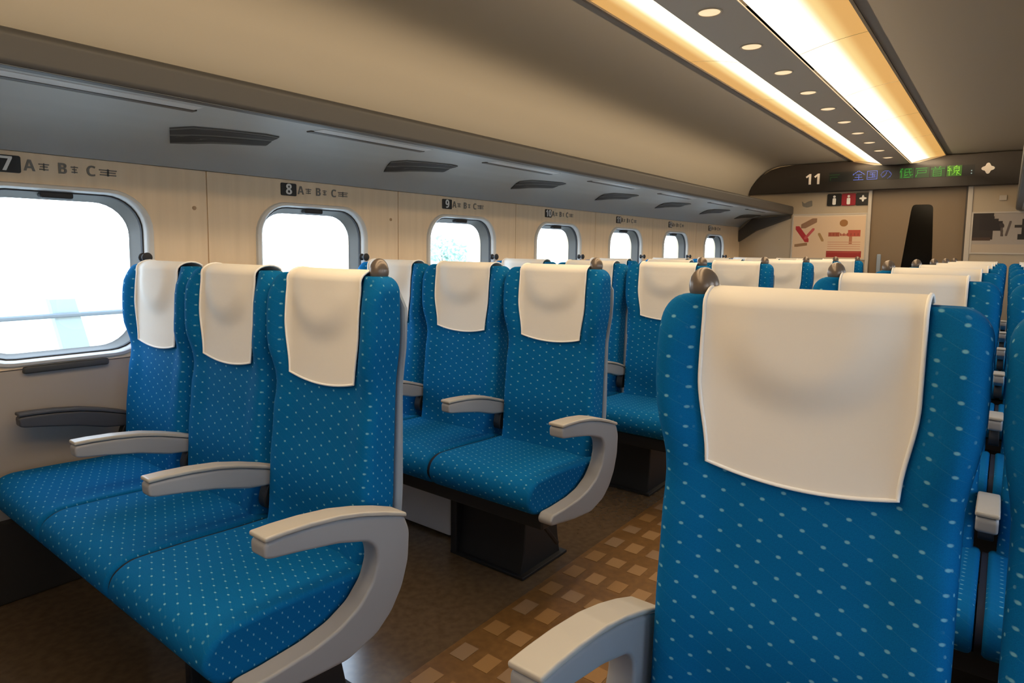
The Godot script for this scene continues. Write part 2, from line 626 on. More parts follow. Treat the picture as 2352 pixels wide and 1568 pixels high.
func racks() -> void:
	var z0 := -END_T
	var z1 := REAR_Z
	for s in [-1.0, 1.0]:
		var where := "left" if s < 0 else "right"
		var t := thing("luggage_rack", "long overhead luggage rack with dark front rail along the %s wall" % where, "luggage rack")
		var prof := []
		for k in 25:
			var d := 1.02 + 0.595 * k / 24.0
			prof.append(Vector2(MID + s * d, under_y(d)))
		if s < 0: prof.reverse()
		var mb := MB.new()
		sheet(mb, prof, z0, z1, 0.012)
		part(t, "underside_panel", mb, M["rack underside"])
		mb = MB.new()
		var pr := soften(PackedVector2Array([Vector2(1.012, 1.652), Vector2(1.021, 1.640), Vector2(1.06, 1.640), Vector2(1.07, 1.70), Vector2(1.06, 1.737), Vector2(1.022, 1.737), Vector2(1.011, 1.72)]), 0.008)
		mb.extrude(pr, z0, z1, 0.0, Vector3(MID, 0, 0), Vector3(s, 0, 0), Vector3.UP, Vector3.BACK)
		part(t, "front_rail", mb, M["rack rail"])
		mb = MB.new()
		mb.box(Vector3(MID + s * 1.065, 1.700, z0), Vector3(MID + s * 1.612, 1.715, z1))
		part(t, "shelf", mb, M["rack underside"])
		if s < 0:
			# narrow grooves pressed into the underside, one over each row
			for k in 7:
				var ta := 0.475 + ROW * k
				mb = MB.new()
				var d := 1.16
				mb.box(Vector3(MID - d - 0.020, under_y(d) - 0.005, -ta), Vector3(MID - d + 0.012, under_y(d) + 0.004, -ta - 0.605), 0.003)
				part(t, "groove_strip", mb, M["trim dark"])
				mb = MB.new()
				mb.box(Vector3(MID - d + 0.012, under_y(d) - 0.003, -ta - 0.01), Vector3(MID - d + 0.075, under_y(d) + 0.004, -ta - 0.595), 0.003)
				part(t, "strip_cover", mb, M["window frame"])
			# dark plate added where the wall under the rack end lies in shade
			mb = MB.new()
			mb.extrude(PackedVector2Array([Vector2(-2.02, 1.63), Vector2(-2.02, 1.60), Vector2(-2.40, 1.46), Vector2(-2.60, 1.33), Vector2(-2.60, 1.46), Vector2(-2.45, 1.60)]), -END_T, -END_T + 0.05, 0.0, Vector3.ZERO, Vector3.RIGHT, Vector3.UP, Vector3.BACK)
			part(t, "end_shade_plate", mb, M["trim dark"])

func under_patch(pts: Array, k: int, a: float, b: float, h: float) -> MB:
	# a thin plate that follows the rack's underside along pts (distance from the wall axis, depth), from a to b of its half width
	var mb := MB.new()
	var rings := []
	var n := pts.size()
	for i in n:
		var p0: Array = pts[maxi(i - 1, 0)]
		var p1: Array = pts[mini(i + 1, n - 1)]
		var dir := Vector2(-(p1[0] - p0[0]), -(p1[1] - p0[1])).normalized()
		var side := Vector2(-dir.y, dir.x)
		var hw := 0.072 * (1.0 if i > 0 and i < n - 1 else 0.82)
		var ring := PackedVector3Array()
		for e in 2:
			for j in 7:
				var w := lerpf(a, b, (j if e == 0 else 6 - j) / 6.0) * hw
				var q := Vector2(-pts[i][0], -pts[i][1] - ROW * k) + side * w
				var d := MID - q.x
				ring.append(Vector3(q.x, under_y(d) - (h if e == 0 else -0.002), q.y))
		rings.append(ring)
	mb.loft(rings, true)
	return mb

# =====================================================================  ceiling lights
func ceiling_lights() -> void:
	# across the diffuser the glow runs from the white tube at the inner edge to amber at the outer edge
	var im := Image.create_empty(64, 8, false, Image.FORMAT_RGBF)
	for x in 64:
		var u := x / 63.0
		var c := Color(1.0, 0.93, 0.74) * 1.45
		var mid := Color(0.92, 0.64, 0.24)
		var out := Color(0.66, 0.34, 0.085)
		var k: Color
		if u < 0.42: k = c
		elif u < 0.60: k = c.lerp(mid, smoothstep(0.42, 0.60, u))
		else: k = mid.lerp(out, smoothstep(0.60, 0.80, u))
		for y in 8: im.set_pixel(x, y, Color(k.r, k.g, k.b))
	var tex := ImageTexture.create_from_image(im)
	var dm := mat("diffuser", c8(120, 110, 90), 0.5)
	dm.emission_enabled = true
	dm.emission_texture = tex
	dm.emission = Color.BLACK
	dm.emission_energy_multiplier = 1.0
	for s in [-1.0, 1.0]:
		var t := thing("ceiling_light", "long glowing ceiling light strip on the %s of the centre panel" % ("left" if s < 0 else "right"), "light", Vector3.ZERO, "ceiling light strips")
		var k := -1
		while true:
			var ta := -1.85 + 1.045 * (k + 1)
			var tb := minf(ta + 1.041, END_T - 0.001)
			if ta > END_T - 0.02: break
			var mb := MB.new()
			var n := 8
			for i in n:
				var p := []
				for e in 2:
					var u := (i + e) / float(n)
					p.append(Vector2(MID + s * lerpf(0.1275, 0.421, u), lerpf(2.150, 2.206, u) + 0.008 * sin(PI * u)))
				var A := Vector3(p[0].x, p[0].y, -ta)
				var B := Vector3(p[1].x, p[1].y, -ta)
				var C := Vector3(p[1].x, p[1].y, -tb)
				var D := Vector3(p[0].x, p[0].y, -tb)
				if s > 0: mb.quad(A, D, C, B)
				else: mb.quad(A, B, C, D)
				var us := [i / float(n), (i + 1) / float(n)]
				var base := mb.uv.size() - 6
				for q in 6:
					var vv := mb.v[base + q]
					var uu: float = us[0] if absf(vv.x - p[0].x) < absf(vv.x - p[1].x) else us[1]
					mb.uv[base + q] = Vector2(0.008 + 0.984 * uu, 0.5)
			part(t, "diffuser", mb, dm)
			k += 1
	# round downlights in the centre panel
	var lm := mat("downlight lens", c8(250, 235, 205), 0.4)
	lm.emission_enabled = true
	lm.emission = Color(1.0, 0.86, 0.66)
	lm.emission_energy_multiplier = 0.85
	var rim := MB.new()
	var lens := MB.new()
	var rg := []
	for q in [[0.050, 0.003], [0.050, -0.002], [0.047, -0.004], [0.042, -0.002], [0.041, 0.004]]:
		var r := PackedVector3Array()
		for i in 28: r.append(Vector3(cos(i * TAU / 28) * q[0], q[1], sin(i * TAU / 28) * q[0]))
		rg.append(r)
	for i in rg.size() - 1: rim.bridge(rg[i], rg[i + 1], false)
	rg = []
	for q in [[0.0415, 0.003], [0.041, -0.001], [0.028, -0.0045], [0.012, -0.006]]:
		var r := PackedVector3Array()
		for i in 28: r.append(Vector3(cos(i * TAU / 28) * q[0], q[1], sin(i * TAU / 28) * q[0]))
		rg.append(r)
	lens.loft(rg, false)
	var rmesh := rim.mesh()
	var lmesh := lens.mesh()
	for k in 10:
		var t := thing("downlight", "small round lit downlight %s in the row along the ceiling centre panel" % ["nearest", "second", "third", "fourth", "fifth", "sixth", "seventh", "eighth", "ninth", "farthest"][k], "downlight", Vector3(MID, 2.1315, -(2.532 + 0.5218 * k)), "round downlights of the ceiling centre panel")
		part(t, "rim", rmesh, M["ceiling centre"])
		part(t, "lens", lmesh, lm)
		var sp := SpotLight3D.new()
		sp.name = "downlight_beam"
		sp.light_color = Color(1.0, 0.86, 0.66)
		sp.light_energy = 0.03
		sp.spot_angle = 70.0
		sp.spot_range = 12.0
		sp.spot_attenuation = 2.0
		sp.light_size = 0.04
		sp.shadow_enabled = true
		sp.rotation = Vector3(-PI / 2, 0, 0)
		sp.position = Vector3(0, -0.02, 0)
		t.add_child(sp)

# =====================================================================  end wall, door, sign, posters
func stroke(im: Image, a: Vector2, b: Vector2, w: float, c: Color) -> void:
	var n := int(a.distance_to(b) * 2.0) + 1
	for i in n + 1:
		var p := a.lerp(b, i / float(n))
		im.fill_rect(Rect2i(int(p.x - w * 0.5 + 0.5), int(p.y - w * 0.5 + 0.5), maxi(1, int(w)), maxi(1, int(w))), c)

func picture(called: String, im: Image, rough := 0.5) -> StandardMaterial3D:
	var m := mat(called, Color.WHITE, rough)
	m.albedo_texture = ImageTexture.create_from_image(im)
	return m

func slab(a: Vector3, b: Vector3) -> MB:
	# a thin board facing +z whose front carries the uv square
	var mb := MB.new()
	mb.quad_uv(Vector3(a.x, a.y, b.z), Vector3(b.x, a.y, b.z), Vector3(b.x, b.y, b.z), Vector3(a.x, b.y, b.z))
	var p := [Vector3(a.x, a.y, a.z), Vector3(b.x, a.y, a.z), Vector3(b.x, b.y, a.z), Vector3(a.x, b.y, a.z)]
	var q := []
	for k in p: q.append(Vector3(k.x, k.y, b.z))
	mb.quad(p[3], p[2], p[1], p[0])
	for i in 4: mb.quad(p[i], p[(i + 1) % 4], q[(i + 1) % 4], q[i])
	return mb

func glyph(ch: String) -> Array:
	match ch:
		"all": return [7,0,0,6, 7,0,14,6, 4,6,10,6, 3,10,11,10, 7,6,7,14, 1,14,13,14]
		"land": return [1,1,13,1, 13,1,13,14, 13,14,1,14, 1,14,1,1, 4,4,10,4, 4,7,10,7, 3,11,11,11, 7,4,7,11, 9,9,10,9]
		"no": return [8,3,6,9, 6,9,3,12, 3,12,1,9, 1,9,2,5, 2,5,6,2, 6,2,10,3, 10,3,13,7, 13,7,12,11, 12,11,9,14]
		"low": return [3,0,0,6, 2,4,2,14, 6,2,13,1, 6,2,6,12, 6,12,9,10, 6,6,13,6, 10,2,12,12, 12,12,14,10, 5,14,11,14]
		"door": return [1,1,13,1, 3,4,12,4, 12,4,12,8, 12,8,3,8, 3,4,3,9, 3,9,1,14]
		"head": return [4,0,5,2, 10,0,9,2, 0,3,14,3, 3,5,11,5, 11,5,11,14, 11,14,3,14, 3,14,3,5, 3,8,11,8, 3,11,11,11]
		"line": return [3,0,1,3, 1,3,4,5, 4,5,1,7, 1,7,5,7, 3,7,3,14, 10,0,9,2, 7,2,13,2, 13,2,13,7, 13,7,7,7, 7,7,7,2, 7,4,13,4, 10,7,10,14, 7,9,9,9, 9,9,6,13, 13,8,10,10, 10,10,14,14]
		"one": return [0,4,13,4, 2,8,10,8, 2,8,2,13]
	return []

func text_part(parent: Node, called: String, txt: String, size: float, m: Material, at: Vector3, turn := 0.0, bold := true) -> MeshInstance3D:
	var tm := TextMesh.new()
	var sf := SystemFont.new()
	sf.font_names = PackedStringArray(["Droid Sans"])
	sf.font_weight = 700 if bold else 400
	tm.font = sf
	tm.text = txt
	tm.font_size = 64
	tm.pixel_size = size / 46.0
	tm.depth = 0.002
	var o := part(parent, called, tm, m)
	o.position = at
	o.rotation.y = turn
	return o

func end_wall() -> void:
	var Z := -END_T
	# wall either side of the door and above it
	var w := thing("wall_end", "beige end wall of the car around the sliding door", "wall", Vector3.ZERO, "", "structure")
	var mb := MB.new()
	mb.box(Vector3(WALL_L - 0.1, 0, Z - 0.12), Vector3(-1.225, 2.34, Z))
	part(w, "wall_panel", mb, M["end wall"])
	mb = MB.new()
	mb.box(Vector3(-0.362, 0, Z - 0.12), Vector3(WALL_R + 0.1, 2.34, Z))
	part(w, "wall_panel", mb, M["end wall"])
	mb = MB.new()
	mb.box(Vector3(-1.225, 1.885, Z - 0.12), Vector3(-0.362, 2.34, Z))
	part(w, "wall_panel", mb, M["end wall"])
	mb = MB.new()
	mb.box(Vector3(-1.24, 0, Z - 0.02), Vector3(-1.205, 1.885, Z + 0.018), 0.006)
	part(w, "door_post", mb, M["door frame"])
	mb = MB.new()
	mb.box(Vector3(-0.362, 0, Z - 0.02), Vector3(-0.318, 1.885, Z + 0.012), 0.006)
	part(w, "door_post", mb, M["door frame"])
	mb = MB.new()
	mb.box(Vector3(-0.378, 0, Z - 0.03), Vector3(-0.360, 1.885, Z + 0.003))
	part(w, "door_seal", mb, M["trim dark"])
	# door: brown panel with a tall dark window, narrower at the top
	var d := Node3D.new()
	d.name = "door_1"
	add_child(d)
	tag(d, "brown sliding end door with a tall narrow dark window", "door", "", "structure")
	var outer := PackedVector2Array()
	var hole := soften(PackedVector2Array([Vector2(-0.650, 1.718), Vector2(-0.828, 1.718), Vector2(-0.842, 1.66), Vector2(-0.930, 0.80), Vector2(-0.930, 0.72), Vector2(-0.610, 0.72)]), 0.05, 5)
	mb = MB.new()
	var oring := PackedVector3Array()
	var h1 := PackedVector3Array()
	var h0 := PackedVector3Array()
	var oring0 := PackedVector3Array()
	for q in hole:
		var e := Vector2(-1.206 if q.x < -0.74 else -0.376, 1.887 if q.y > 1.3 else 0.0)
		outer.append(e)
		oring.append(Vector3(e.x, e.y, Z - 0.030)); oring0.append(Vector3(e.x, e.y, Z - 0.065))
		h1.append(Vector3(q.x, q.y, Z - 0.030)); h0.append(Vector3(q.x, q.y, Z - 0.065))
	mb.bridge(oring, h1); mb.bridge(h1, h0); mb.bridge(h0, oring0)
	part(d, "door_panel", mb, M["door panel"], 30)
	mb = MB.new()
	mb.extrude(hole, Z - 0.058, Z - 0.050, 0.0, Vector3.ZERO, Vector3.RIGHT, Vector3.UP, Vector3.BACK)
	part(d, "pane", mb, M["door glass"])
	mb = MB.new()
	mb.box(Vector3(-1.13, 0.95, Z - 0.032), Vector3(-1.09, 1.20, Z - 0.012), 0.008)
	part(d, "handle", mb, M["pale shell"])
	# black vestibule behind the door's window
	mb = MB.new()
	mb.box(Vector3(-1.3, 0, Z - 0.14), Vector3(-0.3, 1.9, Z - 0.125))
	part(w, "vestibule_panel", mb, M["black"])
	# ---- information sign across the top of the end wall
	var sg := thing("information_sign", "wide dark information sign with green and blue characters above the end door", "sign", Vector3(0, 0, Z))
	var pr := [[1.500, 1.880], [1.490, 1.935], [1.465, 1.975], [1.410, 2.046], [1.340, 2.104], [1.255, 2.152], [1.15, 2.182], [1.0, 2.194], [0.86, 2.194], [0.55, 2.195], [0.44, 2.195], [0.20, 2.138], [0.0, 2.129]]
	var pf := PackedVector2Array()
	for q in pr: pf.append(Vector2(MID - q[0], q[1]))
	for i in range(pr.size() - 2, -1, -1): pf.append(Vector2(MID + pr[i][0], pr[i][1]))
	mb = MB.new()
	mb.extrude(pf, 0.0, 0.085, 0.006, Vector3.ZERO, Vector3.RIGHT, Vector3.UP, Vector3.BACK)
	part(sg, "sign_board", mb, M["sign board"])
	var cols := 212
	var led := Image.create_empty(cols * 4, 64, false, Image.FORMAT_RGB8)
	led.fill(Color(0.02, 0.03, 0.02))
	var seq := [["one", 0, 0.5, 0], ["all", 38, 1.2, 1], ["land", 59, 1.2, 1], ["no", 80, 0.9, 1], ["low", 109, 1.2, 0], ["door", 131, 1.1, 0], ["head", 153, 1.1, 0], ["line", 175, 1.5, 2]]
	for g in seq:
		var grid := Image.create_empty(20, 16, false, Image.FORMAT_L8)
		var sgm := glyph(g[0])
		for i in range(0, sgm.size(), 4):
			stroke(grid, Vector2(sgm[i] * 1.3, sgm[i + 1]), Vector2(sgm[i + 2] * 1.3, sgm[i + 3]), 1.0, Color.WHITE)
		var col: Color = [Color(0.16, 0.62, 0.16), Color(0.36, 0.44, 0.86), Color(0.42, 0.80, 0.16)][g[3]] * g[2]
		for y in 16:
			for x in 20:
				var lit := grid.get_pixel(x, y).r > 0.5
				var kx: int = (g[1] + x) * 4
				if lit: led.fill_rect(Rect2i(kx, y * 4, 3, 3), Color(minf(col.r, 1), minf(col.g, 1), minf(col.b, 1)))
				elif g[3] != 1 and g[0] != "one": led.fill_rect(Rect2i(kx, y * 4, 3, 3), Color(col.r, col.g, col.b) * 0.42)
	for y in [8, 9, 12, 13]: led.fill_rect(Rect2i(207 * 4, y * 4, 6, 3), Color(0.6, 0.7, 0.7))
	var lm := picture("led screen", led, 0.4)
	lm.albedo_color = c8(60, 60, 60)
	lm.emission_enabled = true
	lm.emission_texture = lm.albedo_texture
	lm.emission = Color.BLACK
	lm.emission_energy_multiplier = 1.25
	part(sg, "screen", slab(Vector3(-1.625, 1.982, 0.080), Vector3(-0.318, 2.086, 0.0875)), lm)
	var wl := mat("sign figure glow", c8(200, 190, 176), 0.5)
	wl.emission_enabled = true
	wl.emission = Color(0.62, 0.56, 0.50)
	wl.emission_energy_multiplier = 0.35
	text_part(sg, "car_number", "11", 0.115, wl, Vector3(-1.785, 2.022, 0.0862))
	# pale four-lobed pictogram at the right
	mb = MB.new()
	var lob := PackedVector2Array()
	for i in 32:
		var a := i * TAU / 32
		lob.append(Vector2(cos(a), sin(a)) * (0.043 + 0.010 * cos(a * 4)))
	mb.extrude(lob, 0.084, 0.0885, 0.001, Vector3(-0.215, 2.042, 0), Vector3.RIGHT, Vector3.UP, Vector3.BACK)
	part(sg, "pictogram", mb, wl)
	# ---- pictogram plate: black, red, black
	var pl := thing("pictogram_plate", "small plate of black, red and black squares with white figures beside the door", "sign", Vector3(0, 0, Z))
	var xs := [-1.648, -1.502, -1.362, -1.222]
	for k in 3:
		mb = MB.new()
		mb.extrude(rr((xs[k + 1] - xs[k]) * 0.5, 0.066, 0.014, 4), 0.0, 0.012, 0.002, Vector3((xs[k] + xs[k + 1]) * 0.5, 1.793, 0), Vector3.RIGHT, Vector3.UP, Vector3.BACK)
		part(pl, "square", mb, M["red print"] if k == 1 else M["black"], 40, "red square" if k == 1 else "black square")
		mb = MB.new()
		var cx: float = (xs[k] + xs[k + 1]) * 0.5
		if k < 2:
			mb.extrude(rr(0.013, 0.013, 0.0129, 5), 0.012, 0.0145, 0.0, Vector3(cx, 1.828, 0), Vector3.RIGHT, Vector3.UP, Vector3.BACK)
			mb.extrude(rr(0.017, 0.036, 0.010, 4), 0.012, 0.0145, 0.0, Vector3(cx, 1.775, 0), Vector3.RIGHT, Vector3.UP, Vector3.BACK)
		else:
			var dm := PackedVector2Array()
			for i in 24:
				var a := i * TAU / 24
				dm.append(Vector2(cos(a), sin(a)) * (0.026 + 0.010 * cos(a * 4)))
			mb.extrude(dm, 0.012, 0.0145, 0.0, Vector3(cx, 1.80, 0), Vector3.RIGHT, Vector3.UP, Vector3.BACK)
		part(pl, "figure", mb, M["white print"])
	# small dark symbol left of the plate
	mb = MB.new()
	mb.extrude(soften(PackedVector2Array([Vector2(-0.06, 0.03), Vector2(-0.03, 0.0), Vector2(0.0, 0.02), Vector2(0.05, 0.035), Vector2(0.055, -0.03), Vector2(0.0, -0.045), Vector2(-0.05, -0.03)]), 0.012), 0.0, 0.004, 0.001, Vector3(-1.855, 1.762, Z), Vector3.RIGHT, Vector3.UP, Vector3.BACK)
	tag(part(self, "wall_symbol", mb, M["grey print"]), "small dark symbol on the end wall above the red and white poster", "sign")
	# ---- left poster: white with red marks
	var im := Image.create_empty(340, 236, false, Image.FORMAT_RGB8)
	im.fill(c8(222, 192, 158))
	var red := c8(176, 40, 44)
	im.fill_rect(Rect2i(0, 0, 340, 10), c8(226, 206, 180))
	im.fill_rect(Rect2i(166, 196, 160, 34), c8(158, 42, 34))
	im.fill_rect(Rect2i(170, 200, 152, 6), c8(176, 70, 56))
	stroke(im, Vector2(22, 70), Vector2(70, 140), 18, red)
	stroke(im, Vector2(100, 78), Vector2(62, 128), 10, c8(196, 84, 84))
	stroke(im, Vector2(50, 62), Vector2(104, 30), 22, c8(150, 112, 84))
	stroke(im, Vector2(18, 168), Vector2(66, 160), 14, c8(150, 112, 76))
	stroke(im, Vector2(128, 104), Vector2(146, 140), 10, c8(170, 132, 84))
	for y in range(-19, 20):
		for x in range(-19, 20):
			if x * x + y * y < 360: im.set_pixel(240 + x, 46 + y, c8(160, 110, 58))
	im.fill_rect(Rect2i(172, 96, 52, 22), c8(168, 88, 62))
	im.fill_rect(Rect2i(262, 84, 56, 34), c8(184, 78, 58))
	im.fill_rect(Rect2i(228, 104, 34, 12), c8(190, 120, 92))
	im.fill_rect(Rect2i(268, 118, 14, 40), c8(178, 116, 82))
	for k in 4: im.fill_rect(Rect2i(170, 146 + k * 12, 150, 4), c8(204, 150, 122))
	for k in 9: im.fill_rect(Rect2i(178 + k * 16, 100, 4, 14), c8(150, 60, 46))
	part_poster("poster", im, Vector3(-2.005, 1.135, Z), Vector3(-1.236, 1.645, Z), "white poster with red marks and a red banner left of the door", "poster print")
	# ---- right poster: black and white picture
	im = Image.create_empty(240, 150, false, Image.FORMAT_RGB8)
	im.fill(c8(170, 158, 146))
	im.fill_rect(Rect2i(0, 0, 60, 100), c8(44, 34, 28))
	im.fill_rect(Rect2i(0, 92, 54, 12), c8(70, 48, 34))
	for k in 4: im.fill_rect(Rect2i(20 + k * 12, 4 + k * 9, 30, 60 - k * 8), c8(36, 26, 24))
	stroke(im, Vector2(84, 52), Vector2(86, 84), 7, c8(84, 72, 66))
	stroke(im, Vector2(108, 34), Vector2(98, 84), 6, c8(96, 84, 78))
	stroke(im, Vector2(82, 44), Vector2(86, 50), 10, c8(56, 42, 40))
	im.fill_rect(Rect2i(140, 24, 100, 74), c8(34, 30, 26))
	im.fill_rect(Rect2i(130, 80, 110, 20), c8(30, 26, 22))
	im.fill_rect(Rect2i(120, 46, 30, 10), c8(52, 44, 40))
	im.fill_rect(Rect2i(0, 118, 240, 32), c8(186, 168, 146))
	part_poster("poster", im, Vector3(-0.318, 1.215, Z), Vector3(0.37, 1.628, Z), "black and white picture poster right of the door", "picture print")
	mb = MB.new()
	mb.box(Vector3(-0.11, 1.735, Z), Vector3(-0.05, 1.785, Z + 0.012), 0.004)
	tag(part(self, "wall_plate", mb, M["door frame"]), "small pale plate on the end wall above the black and white poster", "plate")

func part_poster(called: String, im: Image, a: Vector3, b: Vector3, label: String, mname: String) -> void:
	var t := thing(called, label, "poster", a)
	part(t, "sheet", slab(Vector3(0.012, 0.012, 0.0), Vector3(b.x - a.x - 0.012, b.y - a.y - 0.012, 0.008)), picture(mname, im, 0.5))
	var mb := MB.new()
	var W := b.x - a.x
	var H := b.y - a.y
	mb.box(Vector3(0, 0, 0), Vector3(W, 0.014, 0.012)); mb.box(Vector3(0, H - 0.014, 0), Vector3(W, H, 0.012))
	mb.box(Vector3(0, 0.014, 0), Vector3(0.014, H - 0.014, 0.012)); mb.box(Vector3(W - 0.014, 0.014, 0), Vector3(W, H - 0.014, 0.012))
	part(t, "frame", mb, M["door frame"])

# =====================================================================  seats
# local: x across (seat centre 0), y up from the floor, z forward (towards the sitter's knees)
func hw_at(y: float) -> float:
	var h := lerpf(0.207, 0.224, sstep(0.85, 1.0, y))
	if y > 1.090: h -= 0.040 * (1.0 - sqrt(maxf(0.0, 1.0 - pow((y - 1.090) / 0.0421, 2))))
	return h

func front_at(y: float) -> float:
	return curve([[0.38, 0.030], [0.50, 0.012], [0.62, 0.006], [0.74, -0.006], [0.86, -0.018], [1.0, -0.024], [1.12, -0.032]], y)

func rear_at(y: float) -> float:
	return curve([[0.38, -0.060], [0.6, -0.084], [0.9, -0.094], [1.12, -0.092]], y)

func bump_at(x: float, y: float) -> float:
	var s := absf(x) / hw_at(y)
	var b := 0.036 * sstep(0.80, 0.95, y) * (1.0 - 0.45 * sstep(1.06, 1.12, y)) * sstep(0.60, 0.86, s)
	b += 0.014 * (1.0 - sstep(0.76, 0.9, y)) * sstep(0.5, 0.85, s)
	# soft head pillow between the wings
	var pr := Vector2(s / 0.66, (y - 1.085) / 0.135).length()
	b += 0.018 * (1.0 - sstep(0.45, 1.0, pr)) * (1.0 - 0.5 * sstep(1.09, 1.13, y))
	# lumbar swell
	b += 0.010 * exp(-pow((y - 0.60) / 0.09, 2)) * (1.0 - sstep(0.5, 0.9, s))
	return b

func backrest_mesh() -> ArrayMesh:
	var mb := MB.new()
	var rings := []
	var ys := []
	for k in 24: ys.append(0.385 + 0.69 * k / 23.0)
	for k in 9: ys.append(1.082 + 0.0495 * sin((k + 1) / 9.0 * PI * 0.5))
	for y in ys:
		var h := hw_at(y)
		var fr := front_at(y)
		var re := rear_at(y)
		if y > 1.097:
			var q := 1.0 - sqrt(maxf(0.0, 1.0 - pow((y - 1.097) / 0.036, 2)))
			fr -= 0.024 * q; re += 0.020 * q
		var r := minf(0.026, (fr - re) * 0.42)
		var ring := PackedVector3Array()
		# front edge, left to right
		for i in 31:
			var x := lerpf(-h + r, h - r, i / 30.0)
			ring.append(Vector3(x, y, fr + bump_at(x, y)))
		var cx := h - r
		var bf := bump_at(cx, y)
		for i in range(1, 6):
			var a := PI * 0.5 * (1.0 - i / 5.0)
			ring.append(Vector3(cx + cos(a) * r, y, fr + bf - r + sin(a) * r))
		for i in range(0, 5):
			var a := -PI * 0.5 * (i + 1) / 5.0
			ring.append(Vector3(cx + cos(a) * r, y, re + r + sin(a) * r))
		for i in range(1, 8):
			ring.append(Vector3(lerpf(cx, -cx, i / 8.0), y, re))
		for i in range(0, 5):
			var a := -PI * 0.5 - PI * 0.5 * i / 5.0
			ring.append(Vector3(-cx + cos(a) * r, y, re + r + sin(a) * r))
		for i in range(0, 5):
			var a := PI - PI * 0.5 * i / 5.0
			ring.append(Vector3(-cx + cos(a) * r, y, fr + bf - r + sin(a) * r))
		rings.append(ring)
	mb.loft(rings, false)
	return mb.mesh(60)

func cover_point(u: float, q: float) -> Vector3:
	# u across -1..1, q along: 0 lower front edge, then up the front, over the top, a little down the rear
	var L1 := 0.232
	var y: float
	var z: float
	var half: float
	var ybot := 0.862 + 0.006 * u * u - 0.010 * (1.0 - u * u)
	if q <= 1.0:
		y = lerpf(ybot, 1.116, q)
		half = lerpf(0.133, 0.150, sstep(0.0, 0.55, q))
		var x := u * half
		z = front_at(minf(y, 1.1)) + bump_at(x, minf(y, 1.1)) + 0.0075
		return Vector3(x, y, z)
	half = 0.150
	var x2 := u * half
	var zf := front_at(1.1) + bump_at(x2, 1.1) + 0.0075
	if q <= 2.0:
		var a := (q - 1.0) * PI
		var zr := rear_at(1.1) - 0.020
		var mid := (zf + zr) * 0.5
		var hd := (zf - zr) * 0.5
		return Vector3(x2, 1.116 + sin(a) * 0.030, mid + cos(a) * hd)
	return Vector3(x2, lerpf(1.116, 0.93, q - 2.0), rear_at(1.1) - 0.020)

func cover_mesh() -> Array:
	var mb := MB.new()
	var nu := 22
	var qs := []
	for k in 19: qs.append(k / 18.0)
	for k in range(1, 11): qs.append(1.0 + k / 10.0)
	for k in range(1, 4): qs.append(2.0 + k / 3.0)
	var pts := []
	for q in qs:
		var r := PackedVector3Array()
		for i in nu + 1: r.append(cover_point(-1.0 + 2.0 * i / nu, q))
		pts.append(r)
	var nrm := func(k: int, i: int) -> Vector3:
		var du: Vector3 = pts[k][mini(i + 1, nu)] - pts[k][maxi(i - 1, 0)]
		var dv: Vector3 = pts[mini(k + 1, qs.size() - 1)][i] - pts[maxi(k - 1, 0)][i]
		return du.cross(dv).normalized()
	var back := []
	for k in qs.size():
		var r := PackedVector3Array()
		for i in nu + 1: r.append(pts[k][i] - nrm.call(k, i) * 0.0028)
		back.append(r)
	for k in qs.size() - 1:
		for i in nu:
			mb.quad(pts[k][i], pts[k][i + 1], pts[k + 1][i + 1], pts[k + 1][i])
			mb.quad(back[k][i + 1], back[k][i], back[k + 1][i], back[k + 1][i + 1])
		mb.quad(back[k][0], pts[k][0], pts[k + 1][0], back[k + 1][0])
		mb.quad(pts[k][nu], back[k][nu], back[k + 1][nu], pts[k + 1][nu])
	for i in nu: mb.quad(back[0][i], back[0][i + 1], pts[0][i + 1], pts[0][i])
	var hem := MB.new()
	var path := PackedVector3Array()
	for k in range(26, -1, -1): path.append(pts[k][0] + Vector3(0.0005, 0, 0.0))
	for i in range(1, nu): path.append(pts[0][i])
	for k in range(0, 27): path.append(pts[k][nu])
	hem.tube(path, 0.0030, 6)
	return [mb.mesh(50), hem.mesh(70)]

func cushion_mesh() -> ArrayMesh:
	var mb := MB.new()
	var p := soften(PackedVector2Array([Vector2(-0.03, 0.345), Vector2(0.33, 0.335), Vector2(0.395, 0.352), Vector2(0.425, 0.395), Vector2(0.412, 0.440), Vector2(0.37, 0.462), Vector2(0.25, 0.459), Vector2(0.10, 0.450), Vector2(-0.03, 0.446)]), 0.05, 4)
	mb.extrude(p, -0.2235, 0.2235, 0.012, Vector3.ZERO, Vector3.BACK, Vector3.UP, Vector3.LEFT)
	return mb.mesh(50)

func gap_shade_mesh() -> ArrayMesh:
	# dark strip added in the cushion joint, standing in for its shade
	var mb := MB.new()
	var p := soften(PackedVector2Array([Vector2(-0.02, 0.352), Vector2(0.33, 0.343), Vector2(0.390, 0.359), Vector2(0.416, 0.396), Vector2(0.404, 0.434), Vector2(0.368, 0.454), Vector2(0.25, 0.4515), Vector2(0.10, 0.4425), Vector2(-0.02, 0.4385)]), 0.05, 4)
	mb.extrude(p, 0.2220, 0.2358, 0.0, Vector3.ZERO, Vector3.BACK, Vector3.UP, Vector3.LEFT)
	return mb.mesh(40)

func wy(a: Array) -> PackedVector2Array:
	var o := PackedVector2Array()
	for q in a: o.append(Vector2(0.98 - q[0], q[1]))
	return o

func arm_top() -> Array:
	return [[0.653, 0.646], [0.70, 0.6455], [0.76, 0.642], [0.835, 0.633], [0.90, 0.618], [0.96, 0.600], [1.02, 0.578]]

